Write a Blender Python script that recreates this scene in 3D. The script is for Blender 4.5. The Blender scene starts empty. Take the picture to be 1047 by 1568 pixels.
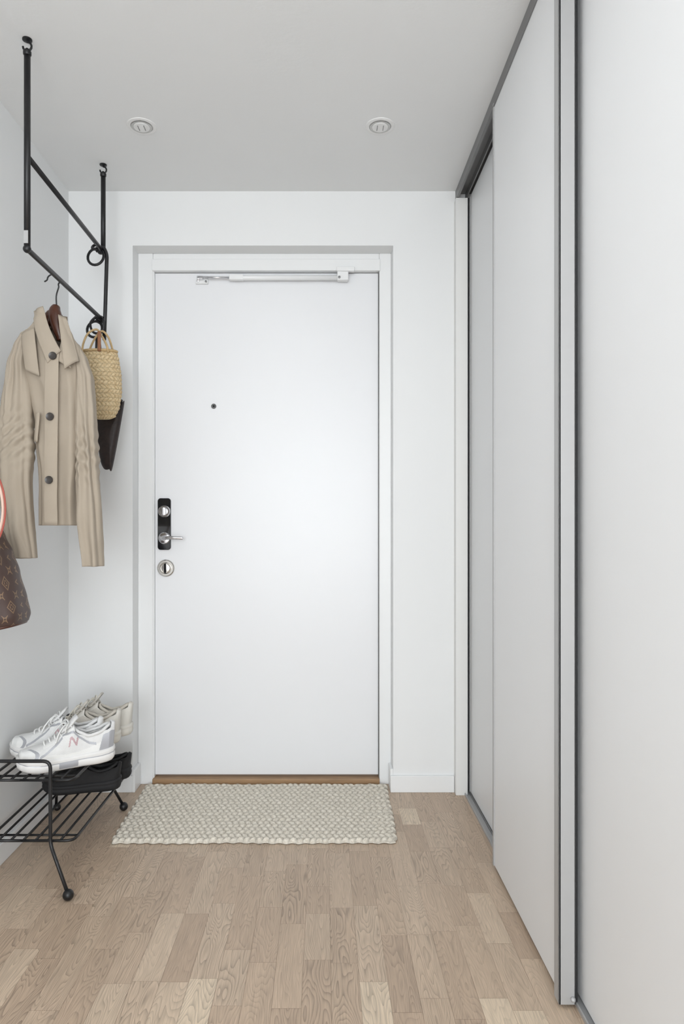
import bpy, bmesh, math, random
from mathutils import Vector, Matrix, noise
random.seed(11)
scene = bpy.context.scene
try:
    scene.view_settings.view_transform = 'Standard'
    scene.view_settings.look = 'None'
except Exception as e:
    print(e)

# ------------------------------------------------------------------ materials
def s2l(c):
    return tuple(((v/255.0)/12.92 if v/255.0 <= 0.04045 else (((v/255.0)+0.055)/1.055)**2.4) for v in c)

def mat(name, rgb, rough=0.5, metal=0.0, bump=0.0, bscale=50.0, var=0.0, vscale=5.0, coat=0.0, spec=0.5, stretch=None):
    m = bpy.data.materials.new(name); m.use_nodes = True
    nt = m.node_tree; b = nt.nodes['Principled BSDF']
    c = s2l(rgb)
    b.inputs['Base Color'].default_value = (*c, 1)
    b.inputs['Roughness'].default_value = rough
    b.inputs['Metallic'].default_value = metal
    b.inputs['Specular IOR Level'].default_value = spec
    b.inputs['Coat Weight'].default_value = coat
    tc = nt.nodes.new('ShaderNodeTexCoord')
    src = tc.outputs['Object']
    if stretch:
        mp = nt.nodes.new('ShaderNodeMapping'); mp.inputs['Scale'].default_value = stretch
        nt.links.new(src, mp.inputs['Vector']); src = mp.outputs['Vector']
    if var > 0:
        n = nt.nodes.new('ShaderNodeTexNoise'); n.inputs['Scale'].default_value = vscale; n.inputs['Detail'].default_value = 4
        nt.links.new(src, n.inputs['Vector'])
        r = nt.nodes.new('ShaderNodeValToRGB')
        r.color_ramp.elements[0].position = 0.3; r.color_ramp.elements[1].position = 0.7
        r.color_ramp.elements[0].color = (*[v*(1-var) for v in c], 1)
        r.color_ramp.elements[1].color = (*[min(1, v*(1+var)) for v in c], 1)
        nt.links.new(n.outputs['Fac'], r.inputs['Fac']); nt.links.new(r.outputs['Color'], b.inputs['Base Color'])
    if bump > 0:
        n = nt.nodes.new('ShaderNodeTexNoise'); n.inputs['Scale'].default_value = bscale; n.inputs['Detail'].default_value = 3
        nt.links.new(src, n.inputs['Vector'])
        bp = nt.nodes.new('ShaderNodeBump'); bp.inputs['Strength'].default_value = bump; bp.inputs['Distance'].default_value = 0.002
        nt.links.new(n.outputs['Fac'], bp.inputs['Height']); nt.links.new(bp.outputs['Normal'], b.inputs['Normal'])
    return m

M_wall = mat('wall_paint', (238,239,239), 0.6, bump=0.12, bscale=40, var=0.008, vscale=2)
M_ceil = mat('ceiling_paint', (235,236,236), 0.8, bump=0.2, bscale=70, var=0.008, vscale=3)
M_trim = mat('trim_paint', (241,242,242), 0.35, var=0.004)
M_door = mat('door_paint', (239,240,242), 0.34, bump=0.05, bscale=7, var=0.006, vscale=2)
M_ward = mat('wardrobe_panel', (235,236,237), 0.42, bump=0.04, bscale=10, var=0.004)
M_fill = mat('filler_panel', (234,234,232), 0.5, var=0.006)
M_alu = mat('aluminium', (178,178,178), 0.45, metal=0.2, var=0.004, vscale=8)
M_alud = mat('aluminium_dark', (128,128,128), 0.42, metal=0.4, var=0.01, vscale=8)
M_seal = mat('black_seal', (26,26,28), 0.7, var=0.1)
M_black = mat('black_powder_coat', (20,20,22), 0.4, bump=0.1, bscale=300, var=0.1)
M_chrome = mat('chrome', (215,215,218), 0.12, metal=1.0, var=0.02)
M_brass = mat('brushed_nickel', (206,203,198), 0.22, metal=1.0, var=0.02)
M_lock = mat('black_glass_plate', (18,20,24), 0.08, coat=0.6, var=0.05)
M_thresh = mat('oak_threshold', (158,126,92), 0.5, var=0.15, vscale=12, stretch=(1,8,8))
M_hang = mat('dark_wood', (74,40,26), 0.35, var=0.25, vscale=20, stretch=(1,6,1))
M_lamp = mat('lamp_ring', (234,234,233), 0.4, var=0.01)
M_lampin = mat('lamp_inner', (196,196,194), 0.3, metal=0.2, var=0.03)
M_button = mat('button_horn', (60,55,52), 0.3, var=0.3, vscale=90)
M_white_sh = mat('sneaker_mesh', (230,230,229), 0.8, bump=0.7, bscale=500, var=0.03, vscale=40)
M_white_lea = mat('sneaker_leather', (236,236,234), 0.45, var=0.02)
M_silver = mat('sneaker_silver', (178,179,184), 0.35, metal=0.2, var=0.04)
M_pink = mat('sneaker_badge', (196,166,170), 0.5, var=0.05)
M_sole = mat('sneaker_sole', (234,233,231), 0.5, var=0.03, vscale=30)
M_beige = mat('beige_canvas', (206,201,192), 0.8, bump=0.5, bscale=400, var=0.05, vscale=30)
M_beiges = mat('beige_sole', (220,217,209), 0.6, var=0.03)
M_lining = mat('shoe_lining', (204,198,187), 0.9, var=0.05)
M_lace = mat('laces', (225,220,208), 0.9, bump=0.5, bscale=600, var=0.05)
M_dshoe = mat('black_suede', (24,23,24), 0.75, bump=0.3, bscale=300, var=0.1)
M_dark = mat('dark_leather', (40,28,24), 0.5, bump=0.5, bscale=150, var=0.35, vscale=60)
M_red = mat('red_edge', (172,84,72), 0.5, var=0.05)
M_strap = mat('vachetta_strap', (224,196,180), 0.5, var=0.06)
M_coat = mat('trench_cotton', (173,161,145), 0.85, var=0.03, vscale=8, bump=0.25, bscale=900)
M_coat_in = mat('coat_inner', (120,106,90), 0.9, var=0.05)

def straw_mat(name, rgb, dark, sc, attr=False, bs=0.5):
    m = mat(name, rgb, 0.85)
    nt = m.node_tree; b = nt.nodes['Principled BSDF']
    tc = nt.nodes.new('ShaderNodeTexCoord')
    n = nt.nodes.new('ShaderNodeTexNoise'); n.inputs['Scale'].default_value=sc; n.inputs['Detail'].default_value=5; n.inputs['Distortion'].default_value=1.0
    nt.links.new(tc.outputs['Object'], n.inputs['Vector'])
    r = nt.nodes.new('ShaderNodeValToRGB')
    r.color_ramp.elements[0].position=0.3; r.color_ramp.elements[1].position=0.62
    r.color_ramp.elements[0].color=(*s2l(dark),1); r.color_ramp.elements[1].color=(*s2l(rgb),1)
    nt.links.new(n.outputs['Fac'], r.inputs['Fac'])
    out=r.outputs['Color']
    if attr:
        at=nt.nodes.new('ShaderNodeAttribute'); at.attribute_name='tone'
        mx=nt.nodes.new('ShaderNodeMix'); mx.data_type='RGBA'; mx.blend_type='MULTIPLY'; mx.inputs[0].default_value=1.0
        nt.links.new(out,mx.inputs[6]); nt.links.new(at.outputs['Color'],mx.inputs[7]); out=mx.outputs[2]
    nt.links.new(out, b.inputs['Base Color'])
    bp = nt.nodes.new('ShaderNodeBump'); bp.inputs['Strength'].default_value=bs; bp.inputs['Distance'].default_value=0.003
    nt.links.new(n.outputs['Fac'], bp.inputs['Height']); nt.links.new(bp.outputs['Normal'], b.inputs['Normal'])
    return m
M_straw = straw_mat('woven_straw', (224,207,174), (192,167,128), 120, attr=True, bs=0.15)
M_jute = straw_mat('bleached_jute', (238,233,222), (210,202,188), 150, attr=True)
M_tan = mat('tan_leather', (140,92,60), 0.5, var=0.1)
M_strawh = mat('straw_rope', (196,168,124), 0.8, bump=0.6, bscale=250, var=0.12, vscale=80)

def mono_mat():
    m = mat('monogram_canvas', (62,44,36), 0.45)
    nt = m.node_tree; b = nt.nodes['Principled BSDF']
    uv = nt.nodes.new('ShaderNodeUVMap'); uv.uv_map='UVMap'
    def vm(op,a,bb=None):
        n=nt.nodes.new('ShaderNodeVectorMath'); n.operation=op
        nt.links.new(a,n.inputs[0])
        if bb is not None: n.inputs[1].default_value=bb
        return n
    def mm(op,a,bb=None):
        n=nt.nodes.new('ShaderNodeMath'); n.operation=op
        for i,v in enumerate((a,bb)):
            if v is None: continue
            if isinstance(v,(int,float)): n.inputs[i].default_value=v
            else: nt.links.new(v,n.inputs[i])
        return n.outputs[0]
    mp = nt.nodes.new('ShaderNodeMapping'); mp.inputs['Rotation'].default_value=(0,0,math.radians(45)); mp.inputs['Scale'].default_value=(21,21,1)
    nt.links.new(uv.outputs['UV'], mp.inputs['Vector'])
    f = vm('FRACTION', mp.outputs['Vector']); s = vm('SUBTRACT', f.outputs[0], (.5,.5,0)); a = vm('ABSOLUTE', s.outputs[0])
    sep = nt.nodes.new('ShaderNodeSeparateXYZ'); nt.links.new(a.outputs[0], sep.inputs[0])
    x,y = sep.outputs[0], sep.outputs[1]
    fl = vm('FLOOR', mp.outputs['Vector']); sf=nt.nodes.new('ShaderNodeSeparateXYZ'); nt.links.new(fl.outputs[0], sf.inputs[0])
    chk = mm('FLOORED_MODULO', mm('ADD', sf.outputs[0], sf.outputs[1]), 2.0)
    prod = mm('MULTIPLY', x, y)
    rad = mm('SQRT', mm('ADD', mm('MULTIPLY',x,x), mm('MULTIPLY',y,y)))
    star = mm('MULTIPLY', mm('LESS_THAN', prod, 0.007), mm('MULTIPLY', mm('LESS_THAN', rad, 0.34), mm('GREATER_THAN', rad, 0.07)))
    mx = mm('MAXIMUM', x, y)
    dia = mm('MULTIPLY', mm('LESS_THAN', mx, 0.30), mm('GREATER_THAN', mx, 0.235))
    dia = mm('MAXIMUM', dia, mm('MULTIPLY', mm('GREATER_THAN', prod, 0.004), mm('LESS_THAN', rad, 0.17)))
    pat = mm('ADD', mm('MULTIPLY', star, chk), mm('MULTIPLY', dia, mm('SUBTRACT', 1.0, chk)))
    mix = nt.nodes.new('ShaderNodeMix'); mix.data_type='RGBA'
    mix.inputs[6].default_value=(*s2l((72,55,50)),1); mix.inputs[7].default_value=(*s2l((128,104,80)),1)
    nt.links.new(pat, mix.inputs[0]); nt.links.new(mix.outputs[2], b.inputs['Base Color'])
    return m
M_mono = mono_mat()

def floor_mat():
    m = bpy.data.materials.new('oak_parquet'); m.use_nodes=True
    nt=m.node_tree; b=nt.nodes['Principled BSDF']; L=nt.links.new
    at=nt.nodes.new('ShaderNodeAttribute'); at.attribute_name='rnd'
    uv=nt.nodes.new('ShaderNodeUVMap'); uv.uv_map='UVMap'   # metres inside plank
    sep=nt.nodes.new('ShaderNodeSeparateColor'); L(at.outputs['Color'], sep.inputs[0])
    cmb=nt.nodes.new('ShaderNodeCombineXYZ')
    def mm(op,a,bb=None,c=None):
        n=nt.nodes.new('ShaderNodeMath'); n.operation=op
        for i,v in enumerate((a,bb,c)):
            if v is None: continue
            if isinstance(v,(int,float)): n.inputs[i].default_value=v
            else: L(v,n.inputs[i])
        return n.outputs[0]
    suv=nt.nodes.new('ShaderNodeSeparateXYZ'); L(uv.outputs['UV'], suv.inputs[0])
    L(mm('MULTIPLY_ADD', sep.outputs[0], 13.0, suv.outputs[0]), cmb.inputs[0])
    L(mm('MULTIPLY_ADD', sep.outputs[1], 37.0, suv.outputs[1]), cmb.inputs[1])
    L(mm('MULTIPLY', sep.outputs[2], 50.0), cmb.inputs[2])
    mp=nt.nodes.new('ShaderNodeMapping'); mp.inputs['Scale'].default_value=(15,2.4,1); L(cmb.outputs[0], mp.inputs['Vector'])
    n1=nt.nodes.new('ShaderNodeTexNoise'); n1.inputs['Scale'].default_value=1.3; n1.inputs['Detail'].default_value=1.6; n1.inputs['Roughness'].default_value=0.35; L(mp.outputs[0], n1.inputs['Vector'])
    ring=mm('MULTIPLY', n1.outputs['Fac'], 27.0); ring=mm('FRACT', ring)
    ring=mm('POWER', ring, 2.8)
    mp2=nt.nodes.new('ShaderNodeMapping'); mp2.inputs['Scale'].default_value=(420,16,1); L(cmb.outputs[0], mp2.inputs['Vector'])
    n2=nt.nodes.new('ShaderNodeTexNoise'); n2.inputs['Scale'].default_value=1.0; n2.inputs['Detail'].default_value=4; L(mp2.outputs[0], n2.inputs['Vector'])
    mp3=nt.nodes.new('ShaderNodeMapping'); mp3.inputs['Scale'].default_value=(30,3,1); L(cmb.outputs[0], mp3.inputs['Vector'])
    n3=nt.nodes.new('ShaderNodeTexNoise'); n3.inputs['Scale'].default_value=1.0; n3.inputs['Detail'].default_value=3; L(mp3.outputs[0], n3.inputs['Vector'])
    ramp=nt.nodes.new('ShaderNodeValToRGB')
    e=ramp.color_ramp.elements
    e[0].position=0.0; e[0].color=(*s2l((178,156,135)),1)
    e[1].position=1.0; e[1].color=(*s2l((214,196,172)),1)
    k=e.new(0.35); k.color=(*s2l((186,164,142)),1)
    k=e.new(0.8); k.color=(*s2l((194,173,151)),1)
    L(sep.outputs[2], ramp.inputs['Fac'])
    rs=mm('MULTIPLY', ring, mm('MULTIPLY_ADD', sep.outputs[0], -0.32, -0.14))
    g=mm('ADD', rs, mm('MULTIPLY', mm('SUBTRACT', n2.outputs['Fac'], 0.5), 0.65))
    g=mm('ADD', g, mm('MULTIPLY', mm('SUBTRACT', n3.outputs['Fac'], 0.5), 0.34))
    g=mm('ADD', g, 1.07)
    sc=nt.nodes.new('ShaderNodeVectorMath'); sc.operation='SCALE'; L(ramp.outputs['Color'], sc.inputs[0]); L(g, sc.inputs['Scale'])
    L(sc.outputs[0], b.inputs['Base Color'])
    b.inputs['Roughness'].default_value=0.40
    bp=nt.nodes.new('ShaderNodeBump'); bp.inputs['Strength'].default_value=0.12; bp.inputs['Distance'].default_value=0.001
    L(n2.outputs['Fac'], bp.inputs['Height']); L(bp.outputs['Normal'], b.inputs['Normal'])
    return m
M_floor=floor_mat()

# ------------------------------------------------------------------ helpers
def link(o, parent=None):
    scene.collection.objects.link(o)
    if parent: o.parent=parent
    return o
def empty(name, loc=(0,0,0)):
    e=bpy.data.objects.new(name,None); e.location=loc; e.empty_display_size=0.05
    scene.collection.objects.link(e); return e
def mesh_obj(name, verts, faces, mats, parent=None, smooth=False, fm=None, uvs=None):
    me=bpy.data.meshes.new(name); me.from_pydata([tuple(v) for v in verts],[],faces)
    if not isinstance(mats,(list,tuple)): mats=[mats]
    for m in mats: me.materials.append(m)
    if fm:
        for p,i in zip(me.polygons,fm): p.material_index=i
    if smooth:
        for p in me.polygons: p.use_smooth=True
    if uvs:
        l=me.uv_layers.new(name='UVMap')
        for lp in me.loops: l.data[lp.index].uv=uvs[lp.vertex_index]
    me.update()
    return link(bpy.data.objects.new(name,me),parent)
def box(name, x0,x1,y0,y1,z0,z1, m, parent=None, bev=0.0, seg=2):
    bm=bmesh.new(); bmesh.ops.create_cube(bm,size=1)
    for v in bm.verts:
        v.co=Vector(((x0+x1)/2+v.co.x*(x1-x0),(y0+y1)/2+v.co.y*(y1-y0),(z0+z1)/2+v.co.z*(z1-z0)))
    if bev>0: bmesh.ops.bevel(bm,geom=bm.edges[:],offset=bev,segments=seg,affect='EDGES',profile=0.5)
    me=bpy.data.meshes.new(name); bm.to_mesh(me); bm.free(); me.materials.append(m)
    return link(bpy.data.objects.new(name,me),parent)
def catmull(pts, n=8, closed=False):
    P=[Vector(p) for p in pts]; out=[]; N=len(P)
    rng = N if closed else N-1
    for i in range(rng):
        if closed: p0,p1,p2,p3=P[(i-1)%N],P[i],P[(i+1)%N],P[(i+2)%N]
        else: p0=P[i-1] if i>0 else P[i]*2-P[i+1]; p1=P[i]; p2=P[i+1]; p3=P[i+2] if i+2<N else P[i+1]*2-P[i]
        for k in range(n):
            t=k/n
            out.append(0.5*((2*p1)+(-p0+p2)*t+(2*p0-5*p1+4*p2-p3)*t*t+(-p0+3*p1-3*p2+p3)*t**3))
    if not closed: out.append(P[-1])
    return out
def fillet(pts, r, n=5):
    P=[Vector(p) for p in pts]; out=[P[0]]
    for i in range(1,len(P)-1):
        a=(P[i-1]-P[i]); b=(P[i+1]-P[i]); rr=min(r,a.length*0.45,b.length*0.45)
        A=P[i]+a.normalized()*rr; B=P[i]+b.normalized()*rr
        for k in range(n+1):
            t=k/n; out.append(A*(1-t)**2+P[i]*2*t*(1-t)+B*t*t)
    out.append(P[-1]); return out
def tube(name, pts, r, m, parent=None, seg=10, closed=False, flat=1.0):
    P=[Vector(p) for p in pts]; N=len(P)
    verts=[];faces=[]
    rad = r if callable(r) else (lambda t: r)
    t0=((P[1]-P[0]) if not closed else (P[1]-P[-1])).normalized()
    up=Vector((0,0,1)) if abs(t0.z)<0.9 else Vector((0,1,0))
    nrm=(up-t0*up.dot(t0)).normalized()
    for i in range(N):
        if closed: t=(P[(i+1)%N]-P[i-1]).normalized()
        elif i==0: t=(P[1]-P[0]).normalized()
        elif i==N-1: t=(P[-1]-P[-2]).normalized()
        else: t=(P[i+1]-P[i-1]).normalized()
        nrm=(nrm-t*nrm.dot(t)).normalized(); bn=t.cross(nrm)
        rr=rad(i/max(1,N-1))
        for k in range(seg):
            a=2*math.pi*k/seg
            verts.append(P[i]+nrm*math.cos(a)*rr*flat+bn*math.sin(a)*rr)
    rng=N if closed else N-1
    for i in range(rng):
        for k in range(seg):
            a=i*seg+k; b=i*seg+(k+1)%seg; j=((i+1)%N)*seg
            faces.append((a,b,j+(k+1)%seg,j+k))
    if not closed:
        faces.append(tuple(reversed(range(seg)))); faces.append(tuple(range((N-1)*seg,N*seg)))
    return mesh_obj(name,verts,faces,m,parent,smooth=True)
def lathe(name, prof, axis, loc, m, parent=None, seg=40):
    verts=[];faces=[]
    for (r,h) in prof:
        for k in range(seg):
            a=2*math.pi*k/seg; c,s=math.cos(a)*r,math.sin(a)*r
            if axis=='z': v=(c,s,h)
            else: v=(c,-h,s)
            verts.append(Vector(v)+Vector(loc))
    n=len(prof)
    for i in range(n-1):
        for k in range(seg):
            faces.append((i*seg+k,i*seg+(k+1)%seg,(i+1)*seg+(k+1)%seg,(i+1)*seg+k))
    faces.append(tuple(range((n-1)*seg,n*seg))); faces.append(tuple(reversed(range(seg))))
    o=mesh_obj(name,verts,faces,m,parent)
    bm=bmesh.new(); bm.from_mesh(o.data); bmesh.ops.recalc_face_normals(bm,faces=bm.faces); bm.to_mesh(o.data); bm.free()
    try:
        o.data.shade_smooth(); o.data.set_sharp_from_angle(angle=math.radians(35))
    except Exception: pass
    return o
def ball(name, c, r, m, parent=None, sc=(1,1,1)):
    bm=bmesh.new(); bmesh.ops.create_uvsphere(bm,u_segments=24,v_segments=14,radius=r)
    for v in bm.verts: v.co=Vector((v.co.x*sc[0],v.co.y*sc[1],v.co.z*sc[2]))+Vector(c)
    for f in bm.faces: f.smooth=True
    me=bpy.data.meshes.new(name); bm.to_mesh(me); bm.free(); me.materials.append(m)
    return link(bpy.data.objects.new(name,me),parent)
def interp(tab, z):
    if z<=tab[0][0]: return tab[0][1:]
    if z>=tab[-1][0]: return tab[-1][1:]
    for a,b in zip(tab,tab[1:]):
        if a[0]<=z<=b[0]:
            t=(z-a[0])/(b[0]-a[0]); t=t*t*(3-2*t)*0.5+t*0.5
            return [p*(1-t)+q*t for p,q in zip(a[1:],b[1:])]

H=2.40; WB=2.734; XL=-1.018; XR=0.78; YB=-2.6
# ------------------------------------------------------------------ room shell
def build_floor():
    verts=[];faces=[];cols=[];uvs=[]
    w=0.0655; x=XL-0.02; i=0
    while x<XR+0.05:
        y=YB-random.random()*0.4
        while y<2.85:
            l=random.choice([0.14,0.2,0.24,0.28,0.32,0.36]); y1=min(y+l,2.86); x1=x+w
            b=len(verts); verts+=[(x,y,0),(x1,y,0),(x1,y1,0),(x,y1,0)]
            faces.append((b,b+1,b+2,b+3)); uvs+=[(0,0),(w,0),(w,y1-y),(0,y1-y)]
            c=random.random(); c=c*0.85 if random.random()<0.96 else 0.95
            cols.append((random.random(),random.random(),c,1)); y=y1+0.0005
        x+=w+0.0005; i+=1
    n=len(verts)
    verts+=[(XL-0.05,YB-0.5,-0.002),(XR+0.1,YB-0.5,-0.002),(XR+0.1,2.9,-0.002),(XL-0.05,2.9,-0.002)]
    faces.append((n,n+1,n+2,n+3)); cols.append((0,0,0,1)); uvs+=[(0,0)]*4
    o=mesh_obj('floor',verts,faces,[M_floor,mat('floor_joint',(142,120,100),0.8)],uvs=uvs,fm=[0]*(len(faces)-1)+[1])
    ca=o.data.color_attributes.new('rnd','FLOAT_COLOR','CORNER')
    for p in o.data.polygons:
        for li in p.loop_indices: ca.data[li].color=cols[p.index]
    return o
build_floor()
box('ceiling', XL-0.1,XR+0.1,YB,2.95,H,H+0.1,M_ceil)
box('wall_left', XL-0.1,XL,YB,2.95,0,H,M_wall)
box('wall_right', XR,XR+0.1,YB,2.95,0,H,M_wall)
OX0,OX1,OZ=-0.762,0.279,2.183
def back_wall():
    bm=bmesh.new()
    def bx(x0,x1,z0,z1):
        r=bmesh.ops.create_cube(bm,size=1)
        for v in r['verts']: v.co=Vector(((x0+x1)/2+v.co.x*(x1-x0),(WB+2.94)/2+v.co.y*(2.94-WB),(z0+z1)/2+v.co.z*(z1-z0)))
    bx(XL,OX0,0,H); bx(OX1,XR,0,H); bx(OX0,OX1,OZ,H)
    me=bpy.data.meshes.new('wall_back'); bm.to_mesh(me); bm.free(); me.materials.append(M_wall)
    link(bpy.data.objects.new('wall_back',me))
back_wall()
box('baseboard_left', XL,XL+0.012,YB,WB,0,0.066,M_trim,bev=0.002)
box('baseboard_back', XL+0.012,OX0+0.0,WB-0.012,WB,0,0.066,M_trim,bev=0.002)
box('baseboard_back.001', OX1-0.012,0.521,WB-0.012,WB,0,0.066,M_trim,bev=0.002)
box('baseboard_reveal', OX0,OX0+0.012,WB-0.012,2.808,0,0.09,M_trim,bev=0.002)
box('baseboard_reveal.001', OX1-0.012,OX1,WB,2.808,0,0.09,M_trim,bev=0.002)
box('trim_1', 0.522,0.568,2.694,WB,0,H-0.045,M_fill,bev=0.001)

# ------------------------------------------------------------------ entrance door
D=empty('door_1')
FY=2.81; LY=2.828
box('casing_left',OX0,-0.700,FY,2.90,0,OZ,M_trim,D,0.003)
box('casing_right',0.230,OX1,FY,2.90,0,OZ,M_trim,D,0.003)
box('casing_head',-0.7,0.230,FY+0.001,2.90,2.150,OZ,M_trim,D,0.003)
box('head_jamb',-0.704,0.234,FY-0.006,2.90,2.110,2.158,M_trim,D,0.003)
box('stop_left',-0.7,-0.696,FY+0.006,2.9,0.02,2.11,M_trim,D)
box('shadow_strip_right',0.2275,0.2305,FY+0.004,2.9,0.02,2.11,M_alud,D)  # grey strip standing in for the shadow line beside the leaf
box('leaf',-0.6955,0.2265,LY,2.88,0.034,2.107,M_door,D,0.0015)
box('threshold',-0.70,0.23,2.797,2.88,0.0,0.026,M_thresh,D,0.003)
def dx(p): return (p-495)/370.6
SP=empty('door_peephole')
lathe('rim',[(0.0105,0),(0.0105,0.003),(0.008,0.005),(0.006,0.003)],'-y',(-0.453,LY,1.557),M_alud,SP)
lathe('lens',[(0.006,0.001),(0.004,0.0045),(0.001,0.005)],'-y',(-0.453,LY,1.557),M_seal,SP)
LK=empty('door_lock')
def rplate(name,cx,cz,w,h,r,y0,y1,m,parent):
    pts=[]
    for (sx,sz,a0) in ((1,1,0),(-1,1,90),(-1,-1,180),(1,-1,270)):
        for k in range(7):
            a=math.radians(a0+k*15); pts.append((cx+sx*(w/2-r)+math.cos(a)*r, cz+sz*(h/2-r)+math.sin(a)*r))
    n=len(pts); e=0.002
    verts=[(p[0],y1,p[1]) for p in pts]+[(p[0],y0+e,p[1]) for p in pts]+[(cx+(p[0]-cx)*(1-2*e/w),y0,cz+(p[1]-cz)*(1-2*e/h)) for p in pts]
    faces=[tuple(range(2*n,3*n))]
    for j in range(2):
        for k in range(n): faces.append((j*n+k,j*n+(k+1)%n,(j+1)*n+(k+1)%n,(j+1)*n+k))
    o=mesh_obj(name,verts,faces,m,parent)
    bm=bmesh.new(); bm.from_mesh(o.data); bmesh.ops.recalc_face_normals(bm,faces=bm.faces); bm.to_mesh(o.data); bm.free()
    return o
rplate('plate',-0.656,1.070,0.054,0.213,0.012,LY-0.010,LY,M_lock,LK)
lathe('turn_rose',[(0.025,0.009),(0.025,0.013),(0.022,0.017),(0.018,0.017),(0.016,0.022),(0.006,0.023)],'-y',(-0.655,LY,1.122),M_chrome,LK)
box('turn_grip',-0.659,-0.651,LY-0.044,LY-0.02,1.106,1.138,M_chrome,LK,0.003)
lathe('handle_rose',[(0.024,0.009),(0.024,0.014),(0.021,0.017),(0.011,0.018),(0.010,0.030)],'-y',(-0.655,LY,1.012),M_chrome,LK)
hp=catmull([(-0.655,LY-0.02,1.012),(-0.655,LY-0.045,1.012),(-0.645,LY-0.056,1.013),(-0.615,LY-0.058,1.014),(-0.58,LY-0.056,1.013),(-0.570,LY-0.055,1.012)],6)
tube('lever',hp,lambda t:0.0085-0.002*t,M_chrome,LK,12)
lathe('cylinder_rose',[(0.035,0.0),(0.035,0.006),(0.031,0.010),(0.024,0.010),(0.021,0.007),(0.017,0.010),(0.017,0.014),(0.004,0.015)],'-y',(-0.650,LY,0.888),M_brass,LK)
rplate('key_slot',-0.650,0.888,0.010,0.040,0.0045,LY-0.022,LY-0.01,M_lock,LK)
DC=empty('door_closer')
cz=2.082
box('frame_bracket',dx(300),dx(319),LY-0.012,LY,cz-0.022,cz+0.006,M_trim,DC,0.002)
lathe('bracket_pin',[(0.005,0.012),(0.005,0.022),(0.001,0.023)],'-y',(dx(304),LY,cz-0.012),M_chrome,DC,16)
lathe('bracket_pin_b',[(0.004,0.012),(0.004,0.018),(0.001,0.019)],'-y',(dx(316),LY,cz-0.014),M_alud,DC,16)
box('arm_joint',dx(303),dx(312),LY-0.03,LY-0.012,cz-0.008,cz+0.004,M_chrome,DC,0.002)
tube('piston_rod',[(dx(305),LY-0.026,cz-0.001),(dx(356),LY-0.026,cz-0.003)],0.0045,M_chrome,DC,12)
tube('cylinder',[(dx(353),LY-0.026,cz-0.003),(dx(354),LY-0.026,cz-0.003),(dx(525),LY-0.026,cz-0.003)],0.0105,M_trim,DC,20)
box('cylinder_cap',dx(352),dx(374),LY-0.037,LY-0.013,cz-0.014,cz+0.009,M_trim,DC,0.004)
box('door_bracket',dx(515),dx(542),FY-0.03,FY-0.006,2.1,2.118,M_trim,DC,0.003)
box('end_block',dx(516),dx(533),LY-0.04,LY-0.011,cz-0.016,cz+0.026,M_trim,DC,0.004)
lathe('end_pin',[(0.005,0.04),(0.005,0.044),(0.001,0.045)],'-y',(dx(519),LY,cz-0.006),M_alud,DC,16)

# ------------------------------------------------------------------ wardrobe
W=empty('sliding_wardrobe')
YN=-0.9
box('rail_fascia',0.527,0.532,YN,2.733,H-0.042,H-0.0005,M_alud,W,0.001)
box('rail_fascia_lip',0.5245,0.534,YN,2.733,H-0.0445,H-0.040,M_alud,W)
box('rail_top',0.532,0.64,YN,2.733,H-0.012,H-0.001,M_alud,W)
box('rail_divider',0.566,0.570,YN,2.733,H-0.038,H-0.012,M_alud,W)
box('rail_back',0.634,0.638,YN,2.733,H-0.042,H-0.012,M_alud,W)
box('track_base',0.556,0.648,YN,2.732,0.0,0.003,M_alu,W)
for i,xx in enumerate((0.556,0.577,0.600,0.623,0.644)):
    box('track_rib_%d'%i,xx,xx+0.004,YN,2.732,0.002,0.010,M_alu if i%2==0 else M_alud,W,0.0008)
def sdoor(n,x0,x1,y0,y1,zt,near=True):
    box(f'panel_{n}',x0+0.004,x1,y0+0.006,y1-0.006,0.012,zt,M_ward,W,0.001)
    box(f'stile_far_{n}',x0+0.001,x1+0.002,y1-0.012,y1,0.010,zt,M_alu,W,0.001)
sdoor(1,0.577,0.598,1.95,2.716,2.366)
box('seal_1',0.576,0.6,2.716,2.724,0.01,2.366,M_seal,W)
sdoor(2,0.524,0.550,1.510,2.124,2.368)
box('handle_lip_2',0.5165,0.521,1.500,1.532,0.008,2.368,M_alu,W,0.001)
box('handle_face_2',0.5165,0.5535,1.500,1.5045,0.008,2.368,M_alu,W,0.001)
box('handle_back_2',0.550,0.5535,1.500,1.532,0.008,2.368,M_alud,W,0.0008)
box('handle_fill_2',0.521,0.55,1.5045,1.518,0.012,2.366,M_alud,W)
box('gap_shade_2',0.5535,0.5585,1.503,1.512,0.012,2.366,M_seal,W)  # black strip painted in for the shaded gap between sliding doors
ball('roller_cap_2',(0.546,1.496,0.022),0.0055,M_alu,W)
sdoor(3,0.566,0.590,0.62,1.63,2.366)
sdoor(4,0.524,0.550,-0.45,0.10,2.368)
sdoor(5,0.574,0.598,-0.9,0.61,2.366)

# ------------------------------------------------------------------ downlights
for i,(x,y) in enumerate(((-0.608,2.29),(0.190,2.29))):
    L=empty('recessed_ceiling_light')
    L.location=(x,y,H)
    lathe('ring',[(0.049,0.0),(0.048,-0.002),(0.040,-0.0035),(0.037,-0.003),(0.035,-0.0005)],'z',(0,0,0),M_lamp,L)
    lathe('reflector',[(0.034,-0.0040),(0.032,-0.0045),(0.026,-0.002)],'z',(0,0,0),M_lampin,L)
    lathe('diffuser',[(0.027,-0.002),(0.026,-0.0062),(0.010,-0.0070)],'z',(0,0,0),M_lamp,L)
    for k in (-1,1):
        box('clip',k*0.010-0.001,k*0.010+0.001,-0.014,0.014,-0.0080,-0.005,M_alud,L)

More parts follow.
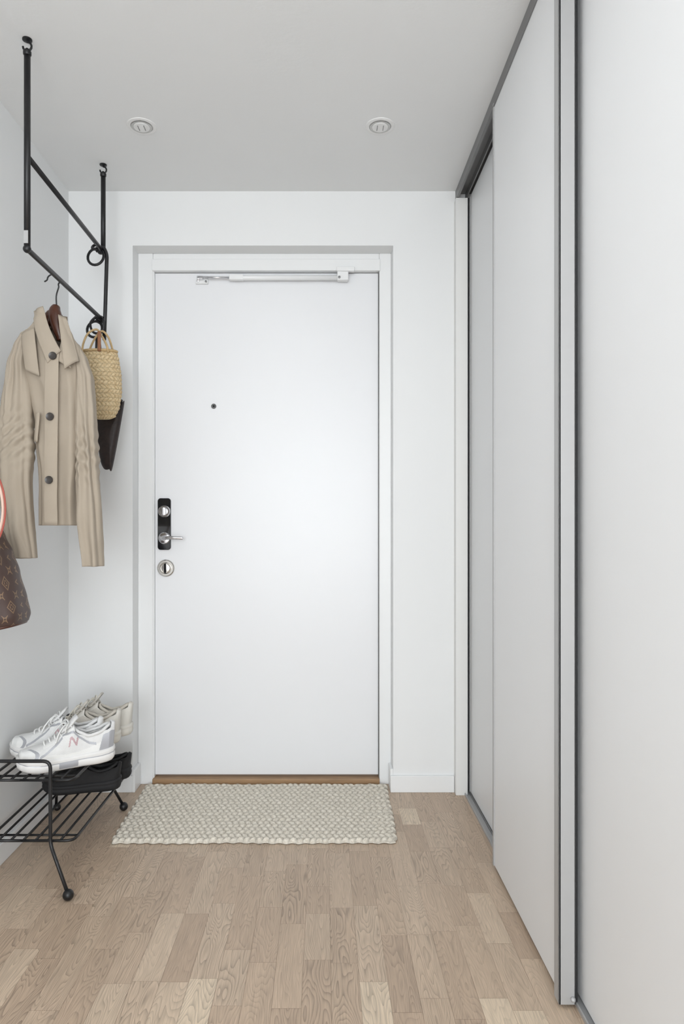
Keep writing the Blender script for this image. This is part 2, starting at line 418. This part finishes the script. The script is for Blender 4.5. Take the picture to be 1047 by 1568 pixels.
# ------------------------------------------------------------------ door mat
def doormat():
    X0,X1,Y0,Y1=-0.718,0.256,2.280,2.788
    nx,ny=600,300
    px,py=0.0225,0.0250
    verts=[];faces=[];tone=[]
    def hgt(x,y):
        v=(y-Y0)/py+0.25*noise.noise(Vector((x*6,y*3,2))); row=math.floor(v); fv=v-row
        jit=0.5*(row%2)+0.2*noise.noise(Vector((x*9,row*3.1,0)))
        u=(x-X0)/px+jit+0.3*(fv-0.5)*(1 if row%2 else -1); col=math.floor(u); fu=u-col
        rr=random.Random(row*971+col).random()
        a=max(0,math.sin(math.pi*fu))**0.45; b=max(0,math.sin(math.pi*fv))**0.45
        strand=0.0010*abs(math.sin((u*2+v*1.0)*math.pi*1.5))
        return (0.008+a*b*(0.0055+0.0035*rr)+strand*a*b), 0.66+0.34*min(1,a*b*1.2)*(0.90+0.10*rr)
    for j in range(ny+1):
        for i in range(nx+1):
            s=i/nx; t=j/ny
            x=X0+(X1-X0)*s; y=Y0+(Y1-Y0)*t
            h,tn=hgt(x,y)
            ex=min(s,1-s)*(X1-X0); ey=min(t,1-t)*(Y1-Y0); e=min(ex,ey)
            k=min(1,e/0.009); h=0.002+(h-0.002)*math.sqrt(max(0,1-(1-k)**2))
            wx=0.004*math.sin(y*math.pi/py)+0.005*noise.noise(Vector((0,y*6,3)))
            wy=0.0035*math.sin(x*math.pi/px)+0.008*noise.noise(Vector((x*5,0,8)))
            xx=x+wx*(1 if s>.5 else -1)*abs(2*s-1)**6 + 0.003*noise.noise(Vector((x*7,y*7,1)))
            xx+=0.008*(1-t)*(1-2*s)
            yy=y+wy*(1 if t>.5 else -1)*abs(2*t-1)**6
            yy=min(yy,2.793); xx=max(xx,-0.722); xx=min(xx,0.262)
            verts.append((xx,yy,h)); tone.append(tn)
    for j in range(ny):
        for i in range(nx):
            a=j*(nx+1)+i; faces.append((a,a+1,a+nx+2,a+nx+1))
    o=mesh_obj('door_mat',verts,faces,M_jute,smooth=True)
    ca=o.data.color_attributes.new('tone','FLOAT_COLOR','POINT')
    for i,t in enumerate(tone): ca.data[i].color=(t,t*0.985,t*0.96,1)  # vertex colour darkens braid gaps: painted occlusion plus darker jute backing
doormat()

# ------------------------------------------------------------------ hanging clothes rack
R=empty('ceiling_clothes_rack')
RX=-0.815; YA=1.883; YF=2.533; ZL=1.822; ZU=2.078; rr=0.0088
tube('rod_front',[(RX,YA,H-0.035),(RX,YA,ZL+0.005)],rr,M_black,R,14)
tube('rod_back',[(RX,YF,H-0.035),(RX,YF,ZU-0.01)],rr,M_black,R,14)
for n,y in (('front',YA),('back',YF)):
    pts=[(RX,y,H),(RX,y,H-0.008)]
    for k in range(11):
        a=math.radians(90-k*27); pts.append((RX+math.cos(a)*0.012,y,H-0.020+math.sin(a)*0.012))
    tube('ceiling_hook_'+n,pts,0.003,M_black,R,8)
    lathe('ceiling_plate_'+n,[(0.013,-0.0),(0.013,-0.003),(0.005,-0.005)],'z',(RX,y,H),M_black,R,20)
    lathe('rod_cap_'+n,[(rr*1.05,-0.045),(rr*1.25,-0.042),(rr*1.25,-0.034),(0.004,-0.026)],'z',(RX,y,H),M_black,R,20)
tube('bar_upper',[(RX,YA,ZU),(RX,YF,ZU-0.002)],rr*0.85,M_black,R,14)
tube('bar_lower',fillet([(RX,YA,ZL+0.03),(RX,YA,ZL),(RX,YF+0.005,ZL)],0.016),rr*0.85,M_black,R,14)
ball('corner_bolt',(RX,YA-0.001,ZL),0.011,M_black,R)
box('rating_label',RX-0.006,RX+0.006,YA-0.0095,YA-0.0080,1.835,1.870,M_alu,R)
def loop(name,c,rad,sy=1.0):
    pts=[]
    for k in range(20):
        a=2*math.pi*k/20; pts.append((c[0]+math.cos(a)*rad*0.85,c[1]+0.010*math.sin(a*1),c[2]+math.sin(a)*rad*sy))
    tube(name,pts,0.0048,M_black,R,10,closed=True)
tube('strap_rod',fillet([(RX-0.022,YF-0.02,ZU-0.006),(RX+0.006,YF-0.02,ZU+0.012),(RX+0.020,YF-0.02,ZU-0.02),(RX+0.014,YF-0.02,1.86),(RX+0.010,YF-0.02,1.745)],0.014),rr*0.8,M_black,R,12)
loop('ring_upper',(RX-0.016,YF-0.035,2.045),0.034,1.0)
loop('ring_upper_b',(RX-0.02,YF-0.03,2.082),0.012)
ball('joint_upper',(RX-0.008,YF-0.005,ZU),0.013,M_black,R)
ball('joint_lower',(RX-0.008,YF-0.012,ZL),0.016,M_black,R)
loop('ring_lower',(RX-0.020,YF-0.035,1.780),0.032,1.0)
tube('hook_lower',catmull([(RX-0.012,YF-0.03,ZL+0.01),(RX-0.034,YF-0.04,1.80),(RX-0.02,YF-0.045,1.765),(RX+0.012,YF-0.045,1.768),(RX+0.015,YF-0.045,1.81),(RX-0.005,YF-0.03,ZL)],6),0.0045,M_black,R,8)

# ------------------------------------------------------------------ coat
CX=(92-495)/491.0; CY=2.133
C=empty('trench_coat',(CX,CY,0))
def ridged(v):
    return 1-2*abs(noise.noise(v))
def foldfn(c,s,x,z,seed,fold):
    d=fold*1.5*noise.noise(Vector((c*1.7+seed, s*1.7+z*0.5, z*1.7+seed)))
    d+=fold*0.55*ridged(Vector((c*1.4+z*2.2+seed, s*1.2, z*3.2)))
    d+=fold*0.40*noise.noise(Vector((x*16-z*9+seed, s*1.3, z*7)))
    return d-0.45*fold
def shell(name, tab, z0, z1, nz, na, m, parent, fold=0.006, seed=0.0, thick=0.0, topclose=True, pw=0.8, vneck=False, elbow=None):
    verts=[];faces=[]
    for j in range(nz+1):
        z=z0+(z1-z0)*j/nz
        uL,uR,vC,vH=interp(tab,z)
        uc=(uL+uR)/2; uh=(uR-uL)/2
        for k in range(na):
            a=2*math.pi*k/na; c,s=math.cos(a),math.sin(a)
            x=uc+uh*math.copysign(abs(c)**pw,c); y=vC+vH*math.copysign(abs(s)**pw,s)
            d=foldfn(c,s,x,z,seed,fold)
            if elbow:
                w=math.exp(-((z-elbow)/0.07)**2)
                d+=0.0035*w*math.sin((z*1.0+x*0.9*(1 if seed>5 else -1))*170)
            amp=min(1,(min(uh,0.05))/0.03)
            zz=z
            if vneck and z>1.58:
                zz-=0.115*min(1,(z-1.58)/0.12)*max(0,-s)**0.7*max(0,1-((x+0.006)/0.055)**2)
            verts.append((x+c*d*amp*0.8, y+s*d*amp*1.5, zz))
    for j in range(nz):
        for k in range(na):
            faces.append((j*na+k,j*na+(k+1)%na,(j+1)*na+(k+1)%na,(j+1)*na+k))
    if topclose: faces.append(tuple(range(nz*na,(nz+1)*na)))
    o=mesh_obj(name,verts,faces,m,parent,smooth=True)
    if thick:
        md=o.modifiers.new('s','SOLIDIFY'); md.thickness=thick; md.offset=-1
    return o
body=[(1.062,-0.064,0.072,0.0,0.046),(1.15,-0.066,0.076,0.0,0.050),(1.234,-0.066,0.080,0.0,0.050),(1.377,-0.074,0.084,0.0,0.050),
      (1.479,-0.096,0.084,0.0,0.050),(1.560,-0.116,0.078,0.0,0.048),(1.610,-0.122,0.062,0.0,0.044),(1.655,-0.112,0.040,0.0,0.038),(1.690,-0.080,0.024,0.002,0.034),(1.712,-0.064,0.018,0.004,0.030)]
shell('body',body,1.062,1.705,140,150,M_coat,C,0.0090,1.3,thick=0.003,topclose=False,vneck=True)
ls=[(0.962,-0.126,-0.054,-0.040,0.034),(1.071,-0.150,-0.064,-0.042,0.038),(1.194,-0.168,-0.072,-0.042,0.040),(1.316,-0.170,-0.072,-0.034,0.042),
    (1.438,-0.163,-0.080,-0.022,0.042),(1.560,-0.149,-0.094,-0.008,0.040),(1.620,-0.136,-0.090,0.0,0.036),(1.658,-0.118,-0.088,0.0,0.026),(1.672,-0.104,-0.090,0.0,0.010)]
shell('sleeve_left',ls,0.962,1.672,160,90,M_coat,C,0.0090,4.1,thick=0.003,elbow=1.33)
rs=[(0.938,0.088,0.151,-0.050,0.034),(1.071,0.072,0.145,-0.046,0.038),(1.234,0.066,0.131,-0.036,0.040),(1.397,0.062,0.118,-0.022,0.040),
    (1.519,0.056,0.104,-0.006,0.040),(1.580,0.046,0.084,0.0,0.034),(1.622,0.032,0.062,0.0,0.022),(1.634,0.036,0.050,0.0,0.010)]
shell('sleeve_right',rs,0.938,1.634,160,90,M_coat,C,0.0090,7.7,thick=0.003,elbow=1.28)
def frontv(u,z):
    uL,uR,vC,vH=interp(body,z); uc=(uL+uR)/2; uh=(uR-uL)/2
    c=max(-0.95,min(0.95,(u-uc)/uh)); s=(1-abs(c)**(2/0.8))**(0.8/2)
    return vC-vH*s-0.006
def patch(name,c00,c10,c11,c01,lift,m=M_coat,t=0.004,n=14,bulge=0.004,bend=0.0):
    verts=[];faces=[]
    for j in range(n+1):
        b=j/n
        for i in range(n+1):
            a=i/n
            u=(c00[0]*(1-a)+c10[0]*a)*(1-b)+(c01[0]*(1-a)+c11[0]*a)*b
            z=(c00[1]*(1-a)+c10[1]*a)*(1-b)+(c01[1]*(1-a)+c11[1]*a)*b
            u+=bend*math.sin(math.pi*b)
            y=frontv(u,z)-lift-bulge*math.sin(math.pi*a)*(0.4+0.6*math.sin(math.pi*b))-0.003*noise.noise(Vector((u*20,z*12,lift*100)))
            verts.append((u,y,z))
    for j in range(n):
        for i in range(n): faces.append((j*(n+1)+i,j*(n+1)+i+1,(j+1)*(n+1)+i+1,(j+1)*(n+1)+i))
    o=mesh_obj(name,verts,faces,m,C,smooth=True)
    md=o.modifiers.new('s','SOLIDIFY'); md.thickness=t; md.offset=0
    return o
patch('front_placket',(-0.020,1.600),(0.020,1.600),(0.016,1.062),(-0.024,1.062),0.009,n=40,bulge=0.003,t=0.004)
patch('collar_back',(-0.062,1.722),(0.010,1.722),(0.012,1.680),(-0.052,1.680),-0.056,m=M_coat_in,n=12)
patch('collar_left',(-0.070,1.722),(-0.036,1.732),(0.026,1.590),(-0.012,1.552),0.012,bulge=0.006,n=18,bend=-0.006)
patch('lapel_left',(-0.050,1.660),(0.000,1.630),(0.020,1.575),(-0.014,1.535),0.006,bulge=0.004,n=14)
patch('collar_right',(0.008,1.708),(0.030,1.700),(0.072,1.565),(0.038,1.535),0.012,bulge=0.006,n=18,bend=0.002)
patch('lapel_right',(0.022,1.620),(0.045,1.615),(0.052,1.540),(0.018,1.560),0.006,bulge=0.003,n=12)
patch('storm_flap',(-0.104,1.652),(-0.060,1.665),(-0.040,1.515),(-0.086,1.535),0.005,bulge=0.003,n=18)
patch('pocket_welt',(-0.050,1.405),(-0.038,1.405),(-0.048,1.315),(-0.062,1.318),0.006,bulge=0.003,n=12)
for i,(u,z) in enumerate(((0.004,1.574),(-0.003,1.390),(-0.006,1.199))):
    y=frontv(u,z)-0.015
    lathe('button_%d'%i,[(0.0115,0.0),(0.0122,0.002),(0.0115,0.0045),(0.009,0.0035),(0.002,0.0033)],'-y',(u,y,z),M_button,C,24)
    box('button_shank_%d'%i,u-0.003,u+0.003,y-0.0005,y+0.006,z-0.003,z+0.003,M_button,C)
HG=empty('coat_hanger',(CX,CY,0))
hx=-0.004
ap=[]
for t in range(21):
    s=-1+2*t/20; ap.append((hx-0.02+s*0.050, 0.006, 1.735-0.075*abs(s)**1.4-0.012))
tube('shoulder_bar',ap,lambda t:0.008+0.006*math.sin(math.pi*t),M_hang,HG,12,flat=1.3)
tube('neck_block',catmull([(hx-0.008,0.0,1.745),(hx-0.010,-0.006,1.725),(hx-0.002,-0.012,1.69),(hx+0.008,-0.016,1.655),(hx+0.012,-0.016,1.635)],5),lambda t:0.012+0.008*math.sin(math.pi*min(1,t*1.2)),M_hang,HG,14)
hk=[(hx-0.006,0.0,1.735),(hx-0.006,-0.005,1.775),(hx+0.004,-0.012,1.80)]
for k in range(10):
    a=math.radians(-40+k*24); hk.append((hx+0.0-0.012+math.cos(a)*0.020,-0.012,1.822+math.sin(a)*0.019))
hk.append((hx-0.040,-0.012,1.818))
tube('metal_hook',catmull(hk,4),0.0024,M_black,HG,8)

# ------------------------------------------------------------------ straw bag
SB=empty('straw_basket_bag',(-0.785,2.45,0))
def straw():
    tab=[(1.443,-0.022,0.022,0,0.016),(1.452,-0.036,0.038,0,0.026),(1.485,-0.048,0.052,0,0.038),(1.54,-0.052,0.060,0,0.044),(1.60,-0.060,0.058,0,0.046),(1.66,-0.068,0.050,0,0.042),(1.685,-0.072,0.042,0,0.038)]
    nz,na=180,260; verts=[];faces=[];tone=[]
    for j in range(nz+1):
        z=1.443+(1.685-1.443)*j/nz; uL,uR,vC,vH=interp(tab,z)
        for k in range(na):
            a=2*math.pi*k/na;c,s=math.cos(a),math.sin(a)
            v=(z-1.443)/0.0150; row=math.floor(v); fv=v-row
            sl=0.8 if row%2 else -0.8
            u=a/(2*math.pi)*22+0.5*(row%2)+sl*(fv-0.5); fu=u-math.floor(u)
            b=(max(0,math.sin(math.pi*fu))**.5)*(max(0,math.sin(math.pi*fv))**.4)
            d=0.0034*b
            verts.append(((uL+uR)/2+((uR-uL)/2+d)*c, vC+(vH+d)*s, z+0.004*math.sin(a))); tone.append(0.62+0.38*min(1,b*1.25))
    for j in range(nz):
        for k in range(na): faces.append((j*na+k,j*na+(k+1)%na,(j+1)*na+(k+1)%na,(j+1)*na+k))
    faces.append(tuple(reversed(range(na))))
    o=mesh_obj('basket',verts,faces,M_straw,SB,smooth=True)
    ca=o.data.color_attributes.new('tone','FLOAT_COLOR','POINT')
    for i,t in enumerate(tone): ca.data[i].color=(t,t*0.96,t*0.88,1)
    md=o.modifiers.new('s','SOLIDIFY'); md.thickness=0.003; md.offset=-1
straw()
rim=[(-0.015+0.059*math.cos(2*math.pi*k/40),0.041*math.sin(2*math.pi*k/40),1.686+0.004*math.sin(2*math.pi*k/40)) for k in range(40)]
tube('rim_braid',rim,0.005,M_strawh,SB,8,closed=True)
for n,(yy,lean) in enumerate(((-0.036,-0.010),(0.034,0.004))):
    tube('handle_%d'%n,catmull([(-0.066,yy,1.675),(-0.062,yy,1.705),(-0.04+lean,yy*0.6,1.745),(-0.014+lean,yy*0.3,1.762),(0.006+lean,yy*0.6,1.74),(0.020,yy,1.70),(0.026,yy,1.672)],6),0.0038,M_strawh,SB,8)
box('leather_tag',-0.008,0.004,-0.050,-0.046,1.675,1.745,M_tan,SB,0.003)

# ------------------------------------------------------------------ dark pouch behind
DP=empty('dark_leather_pouch',(-0.79,2.535,0))
pp=[(-0.055,1.50),(0.035,1.530),(0.046,1.520),(0.050,1.505),(0.010,1.285),(-0.004,1.272),(-0.024,1.276),(-0.040,1.33)]
def pouch():
    n=len(pp); cx=sum(p[0] for p in pp)/n; czz=sum(p[1] for p in pp)/n
    P=catmull([(p[0],0,p[1]) for p in pp],6,closed=True); n=len(P); verts=[];faces=[]
    prof=[(0.0,-0.020),(0.5,-0.019),(0.85,-0.014),(1.0,-0.003),(1.0,0.003),(0.85,0.014),(0.5,0.019),(0.0,0.020)]
    for s,y in prof:
        for p in P: verts.append((cx+(p.x-cx)*max(s,0.01),y,czz+(p.z-czz)*max(s,0.01)))
    for j in range(len(prof)-1):
        for k in range(n): faces.append((j*n+k,j*n+(k+1)%n,(j+1)*n+(k+1)%n,(j+1)*n+k))
    mesh_obj('pouch',verts,faces,M_dark,DP,smooth=True)
pouch()
tube('wrist_strap',catmull([(-0.045,0.0,1.50),(-0.05,-0.01,1.60),(-0.045,-0.02,1.72),(-0.038,-0.03,1.765),(-0.03,-0.02,1.72),(-0.03,-0.01,1.60),(-0.02,0.0,1.51)],6),0.004,M_dark,DP,8)

# ------------------------------------------------------------------ monogram bag at left
MB=empty('monogram_shoulder_bag',(-0.905,1.90,0))
def mono():
    tab=[(0.775,-0.086,0.062,0,0.06),(0.782,-0.096,0.074,0,0.075),(0.805,-0.099,0.078,0,0.082),(0.86,-0.096,0.068,0,0.082),(0.93,-0.082,0.048,0,0.078),(0.99,-0.062,0.026,0,0.070),(1.03,-0.045,0.006,0,0.062),(1.05,-0.035,-0.002,0,0.056)]
    nz,na=60,80; verts=[];faces=[];uvs=[]
    for j in range(nz+1):
        z=0.775+(1.05-0.775)*j/nz; uL,uR,vC,vH=interp(tab,z)
        for k in range(na+1):
            a=2*math.pi*k/na;c,s=math.cos(a),math.sin(a)
            f=0.004*noise.noise(Vector((c*2,s*2,z*9)))
            verts.append(((uL+uR)/2+((uR-uL)/2+f)*math.copysign(abs(c)**.7,c), vC+(vH+f)*math.copysign(abs(s)**.7,s), z+0.020*(1-min(1,(z-0.77)/0.1))*(c*0.6)))
            uvs.append((a*0.10,z-0.77))
    m=na+1
    for j in range(nz):
        for k in range(na): faces.append((j*m+k,j*m+k+1,(j+1)*m+k+1,(j+1)*m+k))
    faces.append(tuple(reversed(range(na)))); faces.append(tuple(range(nz*m,nz*m+na)))
    mesh_obj('bag_body',verts,faces,M_mono,MB,smooth=True,uvs=uvs)
mono()
base=[]
for k in range(40):
    a=2*math.pi*k/40;c,s=math.cos(a),math.sin(a); base.append((-0.012+0.080*math.copysign(abs(c)**.7,c),0.070*math.copysign(abs(s)**.7,s),0.779+0.012*c))
tube('base_piping',base,0.0045,M_hang,MB,8,closed=True)
sp=catmull([(0.000,-0.055,0.98),(0.036,-0.064,1.04),(0.047,-0.064,1.10),(0.038,-0.060,1.16),(0.010,-0.045,1.205),(-0.04,-0.02,1.235),(-0.07,0.0,1.245),(-0.066,0.03,1.22),(-0.04,0.05,1.14),(-0.03,0.05,1.03)],7)
tube('strap',sp,0.0075,M_strap,MB,10,flat=0.45)
tube('strap_edge',[p+Vector((0.0060,-0.003,0)) for p in sp],0.0024,M_red,MB,8)
WH=empty('wall_hook',(XL,1.90,1.235))
verts=[];faces=[]
for (h,r) in [(0.0,0.02),(0.004,0.02),(0.006,0.010)]:
    for k in range(20):
        a=2*math.pi*k/20; verts.append((h,math.cos(a)*r,math.sin(a)*r))
for i in range(2):
    for k in range(20): faces.append((i*20+k,i*20+(k+1)%20,(i+1)*20+(k+1)%20,(i+1)*20+k))
faces.append(tuple(range(40,60)))
mesh_obj('hook_plate',verts,faces,M_black,WH)
tube('hook_prong',catmull([(0.004,0,0),(0.035,0,0),(0.05,0,0.006),(0.055,0,0.018)],5),0.005,M_black,WH,10)

# ------------------------------------------------------------------ shoe rack
S=empty('wire_shoe_rack')
SX0,SX1=-0.990,-0.735; SY0,SY1=2.012,2.600; Z1,Z2=0.134,0.312
wr=0.0036
for n,z in (('lower',Z1),('upper',Z2)):
    loopp=fillet([(SX0+0.1,SY0,z),(SX0,SY0,z),(SX0,SY1,z),(SX1,SY1,z),(SX1,SY0,z),(SX0+0.1,SY0,z)],0.025)
    tube(f'{n}_frame',loopp,0.0042,M_black,S,10)
    for i in range(1,7):
        x=SX0+(SX1-SX0)*i/7
        tube(f'{n}_wire_{i}',[(x,SY0,z+0.003),(x,SY1,z+0.003)],wr,M_black,S,8)
    for k,y in enumerate((2.06,2.50)):
        tube(f'{n}_cross_{k}',[(SX0,y,z-0.005),(SX1,y,z-0.005)],wr,M_black,S,8)
    tube(f'{n}_end_stop',fillet([(SX0+0.01,SY1,z),(SX0+0.01,SY1+0.01,z+0.03),(SX1-0.01,SY1+0.01,z+0.03),(SX1-0.01,SY1,z)],0.015),wr,M_black,S,8)
for n,y,fy in (('near',2.000,1.936),('far',2.530,2.550)):
    fx=-0.722 if n=='near' else -0.744
    tube('leg_frame_'+n,fillet([(fx,fy,0.016),(-0.798,y,0.128),(-0.798,y,0.372 if n=='near' else 0.318),(-0.985,y,0.372 if n=='near' else 0.318),(-0.985,y,0.128),(-0.996,fy,0.016)],0.022),0.0052,M_black,S,12)
    ball('foot_r_'+n,(fx,fy,0.0155),0.0155,M_black,S)
    ball('foot_l_'+n,(-0.992,fy,0.0135),0.0135,M_black,S)

# ------------------------------------------------------------------ shoes
def shoe(name, loc, rot, L=0.285, W_=0.098, mats=None, hs=1.0, style='runner', laces=True):
    E=empty(name,loc); E.rotation_euler=(0,0,rot)
    mU,mP,mS,mSole,mLin,mLace=mats
    hw=[(0.0,0.012),(0.03,0.027),(0.10,0.042),(0.22,0.050),(0.35,0.049),(0.5,0.043),(0.65,0.039),(0.8,0.040),(0.92,0.036),(0.97,0.028),(1.0,0.012)]
    def halfw(s): return interp(hw,s)[0]*W_/0.098
    thk=1.0 if style!='runner' else 1.15
    ns=48
    verts=[];faces=[];fms=[]
    zs=[(0.0,0.88),(0.004,0.97),(0.012,1.04),(0.019,1.01),(0.021,1.0),(0.025,1.06),(0.033,1.0)]
    ring=[]
    for i in range(ns+1):
        s=0.5-0.5*math.cos(math.pi*i/ns); ring.append((s,halfw(s)))
    outline=[(s,w) for s,w in ring]+[(s,-w) for s,w in reversed(ring[1:-1])]
    n=len(outline)
    for zi,(z,sc) in enumerate(zs):
        for (s,w) in outline:
            spring=0.012*max(0,(0.22-s)/0.22)**2+0.004*max(0,(s-0.85)/0.15)
            th=thk+0.35*max(0,s-0.5)
            wav=0.0015*math.sin(s*60) if (style=='runner' and zi in(2,3)) else 0
            verts.append(((s-0.5)*L*(1+(sc-1)*0.25), w*sc+math.copysign(wav,w), z*th+spring))
    for j in range(len(zs)-1):
        for k in range(n):
            faces.append((j*n+k,j*n+(k+1)%n,(j+1)*n+(k+1)%n,(j+1)*n+k))
            s=outline[k][0]
            fms.append(1 if (style=='runner' and ((j==3) or (j in(1,2) and 0.42<s<0.62))) else 0)
    faces.append(tuple(reversed(range(n)))); faces.append(tuple(range((len(zs)-1)*n,len(zs)*n))); fms+=[0,0]
    mesh_obj('sole',verts,faces,[mSole,mS],E,smooth=True,fm=fms)
    top=[(0.0,0.012),(0.04,0.026),(0.12,0.036),(0.25,0.044),(0.38,0.060),(0.48,0.080),(0.56,0.094),(0.62,0.078),(0.72,0.062),(0.84,0.068),(0.95,0.086),(1.0,0.080)]
    ni,nt=(190,120) if style=='runner' else (64,40)
    verts=[];faces=[];fm=[]
    b0=0.027*thk
    for i in range(ni+1):
        s=0.012+0.976*i/ni; w=halfw(s)*0.97; h=interp(top,s)[0]*hs
        base=b0+0.012*max(0,(0.22-s)/0.22)**2+0.010*max(0,s-0.5)
        for t in range(nt+1):
            a=math.pi*t/nt; c,sn=math.cos(a),math.sin(a)
            q=min(1,max(0,(s-0.53)/0.08)); q=q*q*(3-2*q)
            y1=w*math.copysign(abs(c)**0.45,c)*(1-0.28*(sn**2)); z1=base+h*sn**0.9
            y0=w*math.copysign(abs(c)**0.8,c); z0=base+h*sn**0.85
            verts.append(((s-0.5)*L*0.985+ (0.008*sn if s>0.9 else 0), y0*(1-q)+y1*q, z0*(1-q)+z1*q))
    for i in range(ni):
        s=(i+0.5)/ni
        for t in range(nt):
            f=(t+0.5)/nt
            if 0.58<s<0.955 and 0.30<f<0.70: continue
            faces.append((i*(nt+1)+t,i*(nt+1)+t+1,(i+1)*(nt+1)+t+1,(i+1)*(nt+1)+t))
            g=min(f,1-f); k=0
            if style=='runner':
                if s<0.16-0.3*(g-0.2)**2 and g<0.36: k=1
                if g<0.09+0.05*math.sin(s*9): k=1
                if 0.24<s<0.60 and 0.30<g<0.40: k=1
                if abs(g-(0.10+0.9*(s-0.20)))<0.030 and 0.2<s<0.44: k=2
                if abs(g-(0.36-0.62*(s-0.44)))<0.022 and 0.44<s<0.80: k=2
                if s>0.82+0.25*g and g<0.24: k=2
                if 0.11+0.05*math.sin(g*9)<s<0.15+0.05*math.sin(g*9) and g<0.42: k=2
                if 0.12<g<0.23:
                    gg=(g-0.12)/0.11
                    s0=0.50+0.02*gg
                    if s0<s<s0+0.018 or s0+0.075<s<s0+0.093: k=3
                    if abs((s-s0-0.009)/0.075-(1-gg))<0.16 and s0<s<s0+0.093: k=3
            else:
                if 0.84<s and g<0.4: k=1
                if 0.24<s<0.60 and 0.28<g<0.40: k=1
            fm.append(k)
    n0=ni*(nt+1); faces.append(tuple(range(n0,n0+nt+1))); fm.append(1)
    o=mesh_obj('upper',verts,faces,[mU,mP,mS,M_pink],E,smooth=True,fm=fm)
    md=o.modifiers.new('s','SOLIDIFY'); md.thickness=0.005; md.offset=-1
    sp=[0.45+0.5*i/12 for i in range(13)]
    o2=[(s,halfw(s)*0.85) for s in sp]+[(s,-halfw(s)*0.85) for s in reversed(sp)]
    mesh_obj('insole',[((s-0.5)*L*0.97,w,0.046) for s,w in o2],[tuple(range(len(o2)))],mLin,E)
    cp=[]; N=30
    for k in range(N):
        a=2*math.pi*k/N; s=0.768+0.19*math.cos(a); w=halfw(min(s,0.95))*0.66*math.sin(a)
        h=interp(top,s)[0]*hs*0.86
        cp.append(((s-0.5)*L*0.985,w,b0+0.002+0.010*max(0,s-0.5)+h))
    tube('collar',cp,0.0052,mLin if style!='runner' else mU,E,8,closed=True)
    tg=[]
    for i in range(6):
        s=0.44+0.17*i/5; z=b0+0.002+interp(top,min(s,0.56))[0]*hs+0.004+0.010*max(0,(i-3))
        tg.append([((s-0.5)*L,yy,z-abs(yy)*0.25) for yy in (-0.020,-0.007,0.007,0.020)])
    nr,nc=6,4
    o=mesh_obj('tongue',[v for r in tg for v in r],[(j*nc+k,j*nc+k+1,(j+1)*nc+k+1,(j+1)*nc+k) for j in range(nr-1) for k in range(nc-1)],mU,E,smooth=True)
    md=o.modifiers.new('s','SOLIDIFY'); md.thickness=0.006
    if laces:
        for i in range(6):
            s=0.27+0.27*i/5
            zc=b0+0.002+interp(top,s)[0]*hs+0.003; w=0.017+0.003*i/5
            tube('lace_%d'%i,catmull([((s-0.5)*L,-w,zc-0.007),((s-0.5)*L-0.002,-w*0.5,zc+0.001),((s-0.5)*L+0.002,w*0.5,zc+0.001),((s-0.49)*L,w,zc-0.007)],4),0.0026,mLace,E,6)
        zt=0.034+0.09*hs
        for q,sg in enumerate((-1,1)):
            tube('bow_%d'%q,catmull([((0.03)*L,0,zt-0.006),(0.01*L,sg*0.02,zt+0.010),(-0.03*L,sg*0.04,zt-0.002),(-0.02*L,sg*0.028,zt-0.016),(0.03*L,0,zt-0.006)],6),0.0024,mLace,E,6)
            tube('lace_end_%d'%q,catmull([((0.03)*L,0,zt-0.006),(-0.03*L,sg*0.015,zt+0.003),(-0.10*L,sg*0.030,zt-0.020),(-0.13*L,sg*0.042,zt-0.040)],6),0.0024,mLace,E,6)
    return E
runner=(M_white_sh,M_white_lea,M_silver,M_sole,M_lining,M_white_lea)
canvas=(M_beige,M_beiges,M_beige,M_beiges,M_lining,M_lace)
blk=(M_dshoe,M_dshoe,M_dshoe,M_seal,M_seal,M_dshoe)
zt=Z2+0.0072; zl=Z1+0.0072
shoe('running_sneaker',(-0.862,2.215,zt),math.radians(6),L=0.285,mats=runner)
shoe('running_sneaker',(-0.795,2.120,zt),math.radians(28),L=0.285,mats=runner)
shoe('canvas_sneaker',(-0.815,2.430,zt),math.radians(2),L=0.27,W_=0.088,mats=canvas,style='plain')
shoe('canvas_sneaker',(-0.830,2.330,zt),math.radians(7),L=0.27,W_=0.088,mats=canvas,style='plain')
shoe('black_slipper',(-0.835,2.500,zl),math.radians(2),L=0.26,W_=0.092,mats=blk,hs=0.7,style='plain',laces=False)
shoe('black_slipper',(-0.840,2.385,zl),math.radians(10),L=0.26,W_=0.092,mats=blk,hs=0.7,style='plain',laces=False)

# ------------------------------------------------------------------ lights
w=bpy.data.worlds.new('World'); scene.world=w; w.use_nodes=True
bg=w.node_tree.nodes['Background']; bg.inputs[0].default_value=(0.94,0.97,1.0,1); bg.inputs[1].default_value=1.9
def area(name,loc,rot,sx,sy,e,col=(1,1,1)):
    l=bpy.data.lights.new(name,'AREA'); l.shape='RECTANGLE'; l.size=sx; l.size_y=sy; l.energy=e; l.color=col
    o=bpy.data.objects.new(name,l); o.location=loc; o.rotation_euler=rot; scene.collection.objects.link(o); return o
area('window_light',(-0.1,-2.5,1.3),(math.radians(90),0,0),1.5,1.9,76,(0.92,0.965,1.0))
area('hall_fill_light',(-0.25,0.7,2.37),(0,0,0),0.5,1.8,6.5,(0.97,0.985,1.0))  # unseen overhead fill, added to brighten the left wall and even the ambient

# ------------------------------------------------------------------ camera
cd=bpy.data.cameras.new('camera'); cam=bpy.data.objects.new('camera',cd); scene.collection.objects.link(cam)
cam.location=(0,0,1.055); cam.rotation_euler=(math.radians(90),0,0)
cd.sensor_fit='VERTICAL'; cd.sensor_height=36; cd.sensor_width=24
cd.lens=1047/1568*36; cd.shift_x=28.5/1568; cd.shift_y=24/1568; cd.clip_start=0.02
scene.camera=cam
